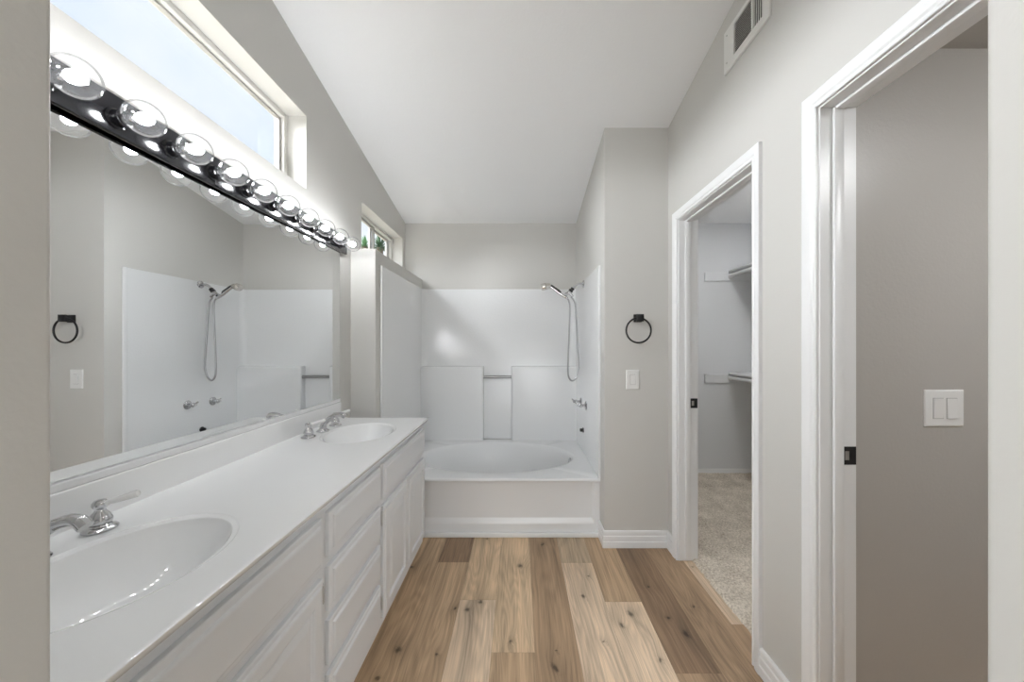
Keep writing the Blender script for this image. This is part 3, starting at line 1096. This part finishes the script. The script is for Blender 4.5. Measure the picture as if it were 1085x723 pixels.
# ------------------------------------------------------------------ faucets
def faucet(y, label):
    x = -1.043
    t = thing('faucet', label, 'faucet', (x, y, CZ), 'faucets of the vanity')
    bm = BM()
    lathe(bm, (x, y, CZ), (0, 0, 1), [(0.0, 0.0), (0.031, 0.0), (0.032, 0.003), (0.029, 0.007), (0.022, 0.010), (0.017, 0.016), (0.0155, 0.026), (0.0, 0.026)], 32)
    tube(bm, spline([(x, y, CZ + 0.018), (x + 0.006, y, CZ + 0.036), (x + 0.026, y, CZ + 0.058), (x + 0.056, y, CZ + 0.078), (x + 0.088, y, CZ + 0.088), (x + 0.108, y, CZ + 0.086), (x + 0.122, y, CZ + 0.074)], 6),
         [0.0165] * 6 + [0.0155] * 6 + [0.0135] * 6 + [0.0125] * 6 + [0.0125] * 6 + [0.0135] * 7, 20)
    obj('spout', bm, M['chrome'], t)
    for sg in (-1, 1):
        hy = y + sg * 0.128
        bm = BM()
        lathe(bm, (x, hy, CZ), (0, 0, 1), [(0.0, 0.0), (0.030, 0.0), (0.032, 0.002), (0.032, 0.0055), (0.028, 0.009), (0.021, 0.012), (0.0195, 0.015), (0.0215, 0.019), (0.0225, 0.024), (0.0215, 0.030),
                                            (0.0165, 0.040), (0.011, 0.047), (0.0095, 0.051), (0.0105, 0.054), (0.0130, 0.057), (0.0150, 0.062), (0.0145, 0.068), (0.010, 0.074), (0.0, 0.076)], 32)
        hd_ = obj('handle', bm, M['chrome'], t)
        bm = BM()
        d = Vector((0.93, 0.30 , 0.26)).normalized()
        c = Vector((x, hy, CZ + 0.062))
        tube(bm, [c + d * q for q in (0.008, 0.016, 0.018, 0.050, 0.072, 0.077, 0.0795)], [0.0068, 0.0068, 0.0058, 0.0078, 0.0092, 0.0075, 0.003], 16)
        o = obj('lever', bm, M['porcelain'], hd_); o['label'] = 'white porcelain lever'
    return t


f1 = faucet(0.746, 'chrome faucet with porcelain levers behind the nearest basin, partly hidden by the jamb')
f2 = dup(f1, (-1.043, 1.866, CZ), 'chrome faucet with porcelain levers behind the basin nearest the bathtub')

# ------------------------------------------------------------------ mirror
mir = thing('wall_mirror', 'wide frameless wall mirror above the vanity backsplash', 'mirror', (XL, 1.27, 1.0))
bm = BM()


def mirror_x(y):
    return -1.1425 + 0.0092 * (y - YN)


ms = []
for y in (YN + 0.003, 2.206):
    for x in (XL + 0.0003, mirror_x(y)):
        for z in (1.021, 1.958):
            ms.append(bm.verts.new((x, y, z)))
for f in ((0, 1, 3, 2), (4, 6, 7, 5), (0, 4, 5, 1), (2, 3, 7, 6), (0, 2, 6, 4), (1, 5, 7, 3)):
    bm.faces.new([ms[i] for i in f])
obj('glass', bm, M['mirror'], mir, smooth=0)
bm = BM()
box(bm, XL + 0.001, -1.1235, YN + 0.003, 2.208, 0.999, 1.0195, 0.0015, 1)
obj('bottom_channel', bm, M['trim'], mir)

# ------------------------------------------------------------------ vanity light bar
BY0, BY1, BZ0, BZ1 = 0.440, 2.268, 1.938, 2.047
BXF = -1.110
lb = thing('vanity_light', 'long glossy black light bar with round clear bulbs above the mirror', 'light fixture', (XL, (BY0 + BY1) / 2, BZ0))
bm = BM()
box(bm, -1.1245, BXF, BY0, BY1, BZ0, BZ1, 0.003, 2)
box(bm, XL + 0.0005, -1.124, BY0 + 0.02, BY1 - 0.02, 1.965, BZ1 - 0.02)
obj('back_plate', bm, M['gloss_black'], lb)
bz = 1.981
bx = -1.030
bm = BM()
lathe(bm, (BXF, 0, bz), (1, 0, 0), [(0.0, 0.0), (0.027, 0.0), (0.027, 0.003), (0.0215, 0.006), (0.0215, 0.026), (0.0190, 0.027), (0.0190, 0.020), (0.0, 0.020)], 28)
sock0 = obj('socket', bm, M['gloss_black'], lb, at=(BXF, 0, bz))
bm = BM()
rb = 0.0455
pf = [(0.0, -rb)] if False else []
pf += [(0.0135, -0.052), (0.0150, -0.046)]
for k in range(3, 25):
    a = pi - pi * k / 24.0
    r, hh = rb * sin(a), rb * cos(a)
    if r > 0.0165 or hh > 0:
        pf.append((max(r, 0.0), hh))
lathe(bm, (bx, 0, bz), (1, 0, 0), pf, 40)
bulb0 = obj('bulb', bm, M['bulb'], lb, at=(bx, 0, bz), smooth=180)
bm = BM()
bmesh.ops.create_icosphere(bm, subdivisions=2, radius=0.0150)
bmesh.ops.scale(bm, verts=bm.verts, vec=(1.25, 1, 1))
bmesh.ops.translate(bm, verts=bm.verts, vec=(bx - 0.004, 0, bz))
fil0 = obj('filament', bm, M['fil'], bulb0, at=(bx, 0, bz), smooth=180)
bm = BM()
tube(bm, [(bx - 0.050, 0, bz), (bx - 0.030, 0, bz), (bx - 0.019, 0, bz)], [0.011, 0.007, 0.004], 14)
stem0 = obj('stem', bm, M['chrome'], bulb0, at=(bx, 0, bz), smooth=180)
for i in range(12):
    y = 0.512 + 0.15135 * i
    if i == 0:
        s, b = sock0, bulb0
    else:
        s, b = sock0.copy(), bulb0.copy()
        COL.objects.link(s); COL.objects.link(b)
        s.parent = lb; b.parent = lb
        for q in (fil0, stem0):
            e = q.copy(); COL.objects.link(e); e.parent = b
    s.location = Vector((BXF, y, bz)) - org(lb)
    b.location = Vector((bx, y, bz)) - org(lb)

# ------------------------------------------------------------------ towel ring, switches
tr = thing('towel_ring', 'round black towel ring on the wall between the shower and the closet door', 'towel ring', (0.793, YP, 1.534))
bm = BM()
box(bm, 0.767, 0.820, YP - 0.010, YP, 1.508, 1.560, 0.002, 2)
box(bm, 0.779, 0.808, YP - 0.052, YP - 0.010, 1.519, 1.549, 0.002, 2)
box(bm, 0.769, 0.818, YP - 0.058, YP - 0.044, 1.510, 1.558, 0.002, 2)
obj('mount', bm, M['black'], tr)
bm = BM()
rr, rt = 0.0815, 0.0058
cx, cz, cy = 0.788, 1.452, YP - 0.040
pts = [(cx + rr * sin(2 * pi * k / 72), cy, cz + rr * cos(2 * pi * k / 72)) for k in range(73)]
tube(bm, pts, rt, 12, caps=False)
bmesh.ops.remove_doubles(bm, verts=bm.verts, dist=0.0005)
obj('ring', bm, M['black'], tr, smooth=180)


def switch_plate(name, cx, y, cz, wd, ht, n, label, cat, rw, rh, gap):
    t = thing(name, label, cat, (cx, y, cz))

    def mp(u, v, h):
        return (u, y - h, v)

    bm = BM()
    sweep_rect_loops(bm, mp, cx - wd / 2, cx + wd / 2, cz - ht / 2, cz + ht / 2, [(0, 0.0), (0, 0.0025), (0.0015, 0.0045), (0.004, 0.0058), (0.006, 0.0060)])
    obj('plate', bm, M['plastic'], t)
    for k in range(n):
        ux = cx + (k - (n - 1) / 2) * gap
        # shadow line frame and tilted rocker
        bm = BM()
        box(bm, ux - rw / 2 - 0.0015, ux + rw / 2 + 0.0015, y - 0.0064, y - 0.005, cz - rh / 2 - 0.0015, cz + rh / 2 + 0.0015)
        fr = obj('rocker_frame', bm, M['gap'], t, smooth=0)
        bm = BM()
        up = 0.0050 if k % 2 == 0 else 0.0010
        dn = 0.0010 if k % 2 == 0 else 0.0050
        q = []
        for dz, pz in ((-rh / 2, dn), (0.0, 0.0032), (rh / 2, up)):
            q.append([bm.verts.new((ux - rw / 2, y - 0.006 - pz, cz + dz)), bm.verts.new((ux + rw / 2, y - 0.006 - pz, cz + dz)),
                      bm.verts.new((ux + rw / 2, y - 0.0055, cz + dz)), bm.verts.new((ux - rw / 2, y - 0.0055, cz + dz))])
        for a, b in zip(q, q[1:]):
            for i in range(4):
                bm.faces.new((a[i], a[(i + 1) % 4], b[(i + 1) % 4], b[i]))
        bm.faces.new(q[0]); bm.faces.new(q[-1])
        obj('rocker', bm, M['plastic'], fr, smooth=0)
    return t


switch_plate('light_switch', 0.7605, YP, 1.124, 0.088, 0.130, 1, 'small white single light switch below the towel ring', 'light switch', 0.032, 0.066, 0.046)
switch_plate('light_switch', 1.4545, 1.205, 1.141, 0.134, 0.126, 2, 'white double light switch on the taupe wall of the toilet room', 'light switch', 0.033, 0.068, 0.046)

# ------------------------------------------------------------------ air vent
vt = thing('air_vent', 'white metal air vent high on the right wall', 'vent', (XR, 1.545, 2.66))
VA = (1.390, 1.700, 2.660, 2.862)


def vm(u, v, h):
    return (XR - h, u, v)


bm = BM()
o0, o1, z0, z1 = VA
i0, i1, j0, j1 = 1.425, 1.618, 2.695, 2.838
outer_l = [(o0, z0), (o1, z0), (o1, z1), (o0, z1)]
inner_l = [(i0, j0), (i1, j0), (i1, j1), (i0, j1)]
rings = []
for pts, ins, h in ((outer_l, 0, 0.0), (outer_l, 0.0, 0.006), (outer_l, 0.004, 0.010), (inner_l, -0.003, 0.012), (inner_l, 0.0, 0.011), (inner_l, 0.0, 0.002)):
    cxx = sum(p[0] for p in pts) / 4; czz = sum(p[1] for p in pts) / 4
    rings.append([bm.verts.new(vm(p[0] + (ins if p[0] < cxx else -ins), p[1] + (ins if p[1] < czz else -ins), h)) for p in pts])
for a, b in zip(rings, rings[1:]):
    for k in range(4):
        bm.faces.new((a[k], a[(k + 1) % 4], b[(k + 1) % 4], b[k]))
box(bm, XR - 0.0115, XR - 0.002, 1.486, 1.496, j0, j1)
obj('frame', bm, M['grille'], vt, smooth=25)
bm = BM(); box(bm, XR - 0.0022, XR - 0.0008, i0, i1, j0, j1)  # dark sheet on the wall stands in for shade inside the duct
obj('duct_shade_sheet', bm, M['dark'], vt, smooth=0)
bm = BM()
for k in range(14):
    z = j0 + (k + 0.5) * (j1 - j0) / 14
    vs = [bm.verts.new(p) for p in ((XR - 0.0105, 1.496, z - 0.0028), (XR - 0.0105, i1, z - 0.0028), (XR - 0.003, i1, z + 0.0022), (XR - 0.003, 1.496, z + 0.0022),
                                    (XR - 0.0105, 1.496, z - 0.0016), (XR - 0.0105, i1, z - 0.0016), (XR - 0.003, i1, z + 0.0034), (XR - 0.003, 1.496, z + 0.0034))]
    for f in ((0, 1, 2, 3), (7, 6, 5, 4), (0, 4, 5, 1), (2, 6, 7, 3), (0, 3, 7, 4), (1, 5, 6, 2)):
        bm.faces.new([vs[i] for i in f])
obj('louvre', bm, M['grille'], vt, smooth=0)
bm = BM()
for k in range(5):
    y = i0 + (k + 0.5) * (1.486 - i0) / 5
    box(bm, XR - 0.0100, XR - 0.0070, y - 0.0011, y + 0.0011, j0, j1)
obj('louvre', bm, M['grille'], vt, smooth=0)
for z in (2.70, 2.83):
    bm = BM()
    lathe(bm, (XR - 0.0105, 1.672, z), (-1, 0, 0), [(0.004, 0), (0.0035, 0.0015), (0, 0.002)], 12)
    obj('screw', bm, M['alu'], vt)

# ------------------------------------------------------------------ closet fittings
def closet_shelf(z, label):
    t = thing('closet_shelf', label, 'shelf', (2.34, 2.6, z), 'closet shelves')
    bm = BM(); box(bm, 2.185, 2.498, 1.33, 3.661, z, z + 0.019, 0.002, 1)
    obj('board', bm, M['trim'], t)
    bm = BM(); box(bm, 1.94, 2.498, 3.662, 3.679, z - 0.089, z, 0.002, 1)
    obj('cleat', bm, M['closet'], t)
    bm = BM(); box(bm, 2.482, 2.498, 1.33, 3.660, z - 0.089, z - 0.0005, 0.002, 1)
    obj('cleat', bm, M['closet'], t)
    bm = BM(); tube(bm, [(2.20, 1.33, z - 0.034), (2.20, 3.655, z - 0.034)], 0.0165, 16)
    rd = obj('hanging_rod', bm, M['trim'], t)
    bm = BM(); lathe(bm, (2.20, 3.661, z - 0.034), (0, -1, 0), [(0.026, 0), (0.026, 0.012), (0.019, 0.013), (0.019, 0.004), (0, 0.004)], 20)
    obj('rod_socket', bm, M['trim'], rd)
    return t


closet_shelf(2.110, 'upper white closet shelf with hanging rod, above head height')
closet_shelf(1.046, 'lower white closet shelf with hanging rod, below eye level')
cl = thing('closet_light', 'white rectangular ceiling light inside the closet', 'ceiling light', (1.90, 2.50, 2.63))
bm = BM(); box(bm, 1.742, 2.062, 2.30, 2.70, 2.612, 2.630, 0.003, 2); obj('housing', bm, M['plastic'], cl)
bm = BM(); box(bm, 1.752, 2.052, 2.31, 2.69, 2.600, 2.613, 0.004, 2); obj('diffuser', bm, M['closet_lamp'], cl)
tl = thing('toilet_room_light', 'round ceiling light of the toilet room, out of view beside the doorway', 'ceiling light', (1.80, 0.25, 2.375))
bm = BM(); lathe(bm, (1.80, 0.25, 2.375), (0, 0, -1), [(0, 0), (0.115, 0), (0.115, 0.014), (0.100, 0.016), (0.0, 0.016)], 36); obj('housing', bm, M['plastic'], tl)
bm = BM(); lathe(bm, (1.80, 0.25, 2.3585), (0, 0, -1), [(0, 0), (0.098, 0), (0.085, 0.022), (0.05, 0.034), (0, 0.038)], 36); obj('diffuser', bm, M['toilet_lamp'], tl)



# ------------------------------------------------------------------ plants outside the small window
def yucca(x, y, h, rad, n, mat, label, seed):
    rg = random.Random(seed)
    t = thing('yucca_tree', label, 'tree', (x, y, -0.15), 'trees outside the small window')
    bm = BM(); tube(bm, spline([(x, y, -0.15), (x + 0.05, y, h * 0.4), (x - 0.03, y, h * 0.75), (x, y, h)], 5), [0.17 - 0.004 * k for k in range(16)], 10)
    obj('trunk', bm, M['bark'], t)
    bm = BM()
    for k in range(n):
        az = rg.uniform(0, 2 * pi); el = rg.uniform(-0.35, 1.4)
        L_ = rad * rg.uniform(0.75, 1.1)
        d = Vector((cos(az) * cos(el), sin(az) * cos(el), sin(el)))
        s = d.cross(Vector((0, 0, 1)))
        s = s.normalized() if s.length > 1e-3 else Vector((1, 0, 0))
        up = s.cross(d)
        o = Vector((x, y, h))
        wv = 0.035 * rad / 0.7
        q = []
        for f_, w_ in ((0.05, 0.6), (0.35, 1.0), (0.75, 0.7), (1.0, 0.04)):
            c = o + d * L_ * f_ + Vector((0, 0, -0.12 * L_ * f_ * f_ * (1 if el < 0.9 else 0)))
            q.append([bm.verts.new(c + s * wv * w_), bm.verts.new(c - up * wv * 0.35 * w_), bm.verts.new(c - s * wv * w_), bm.verts.new(c + up * wv * 0.12 * w_)])
        for a, b in zip(q, q[1:]):
            for i in range(4):
                bm.faces.new((a[i], a[(i + 1) % 4], b[(i + 1) % 4], b[i]))
        bm.faces.new(q[0]); bm.faces.new(q[-1])
    obj('foliage', bm, mat, t, smooth=0)


def behind(px, py, Y):
    return ((px - 550) * Y / F, Y, HC + (365 - py) * Y / F)


p = behind(386.5, 262, 12.5)
yucca(p[0], p[1], p[2], 0.42, 80, M['leaf'], 'bright green spiky tree in the left pane of the small window', 1)
p = behind(402.5, 263, 12.0)
yucca(p[0], p[1], p[2], 0.46, 110, M['leaf2'], 'dark green spiky tree in the right pane of the small window', 2)
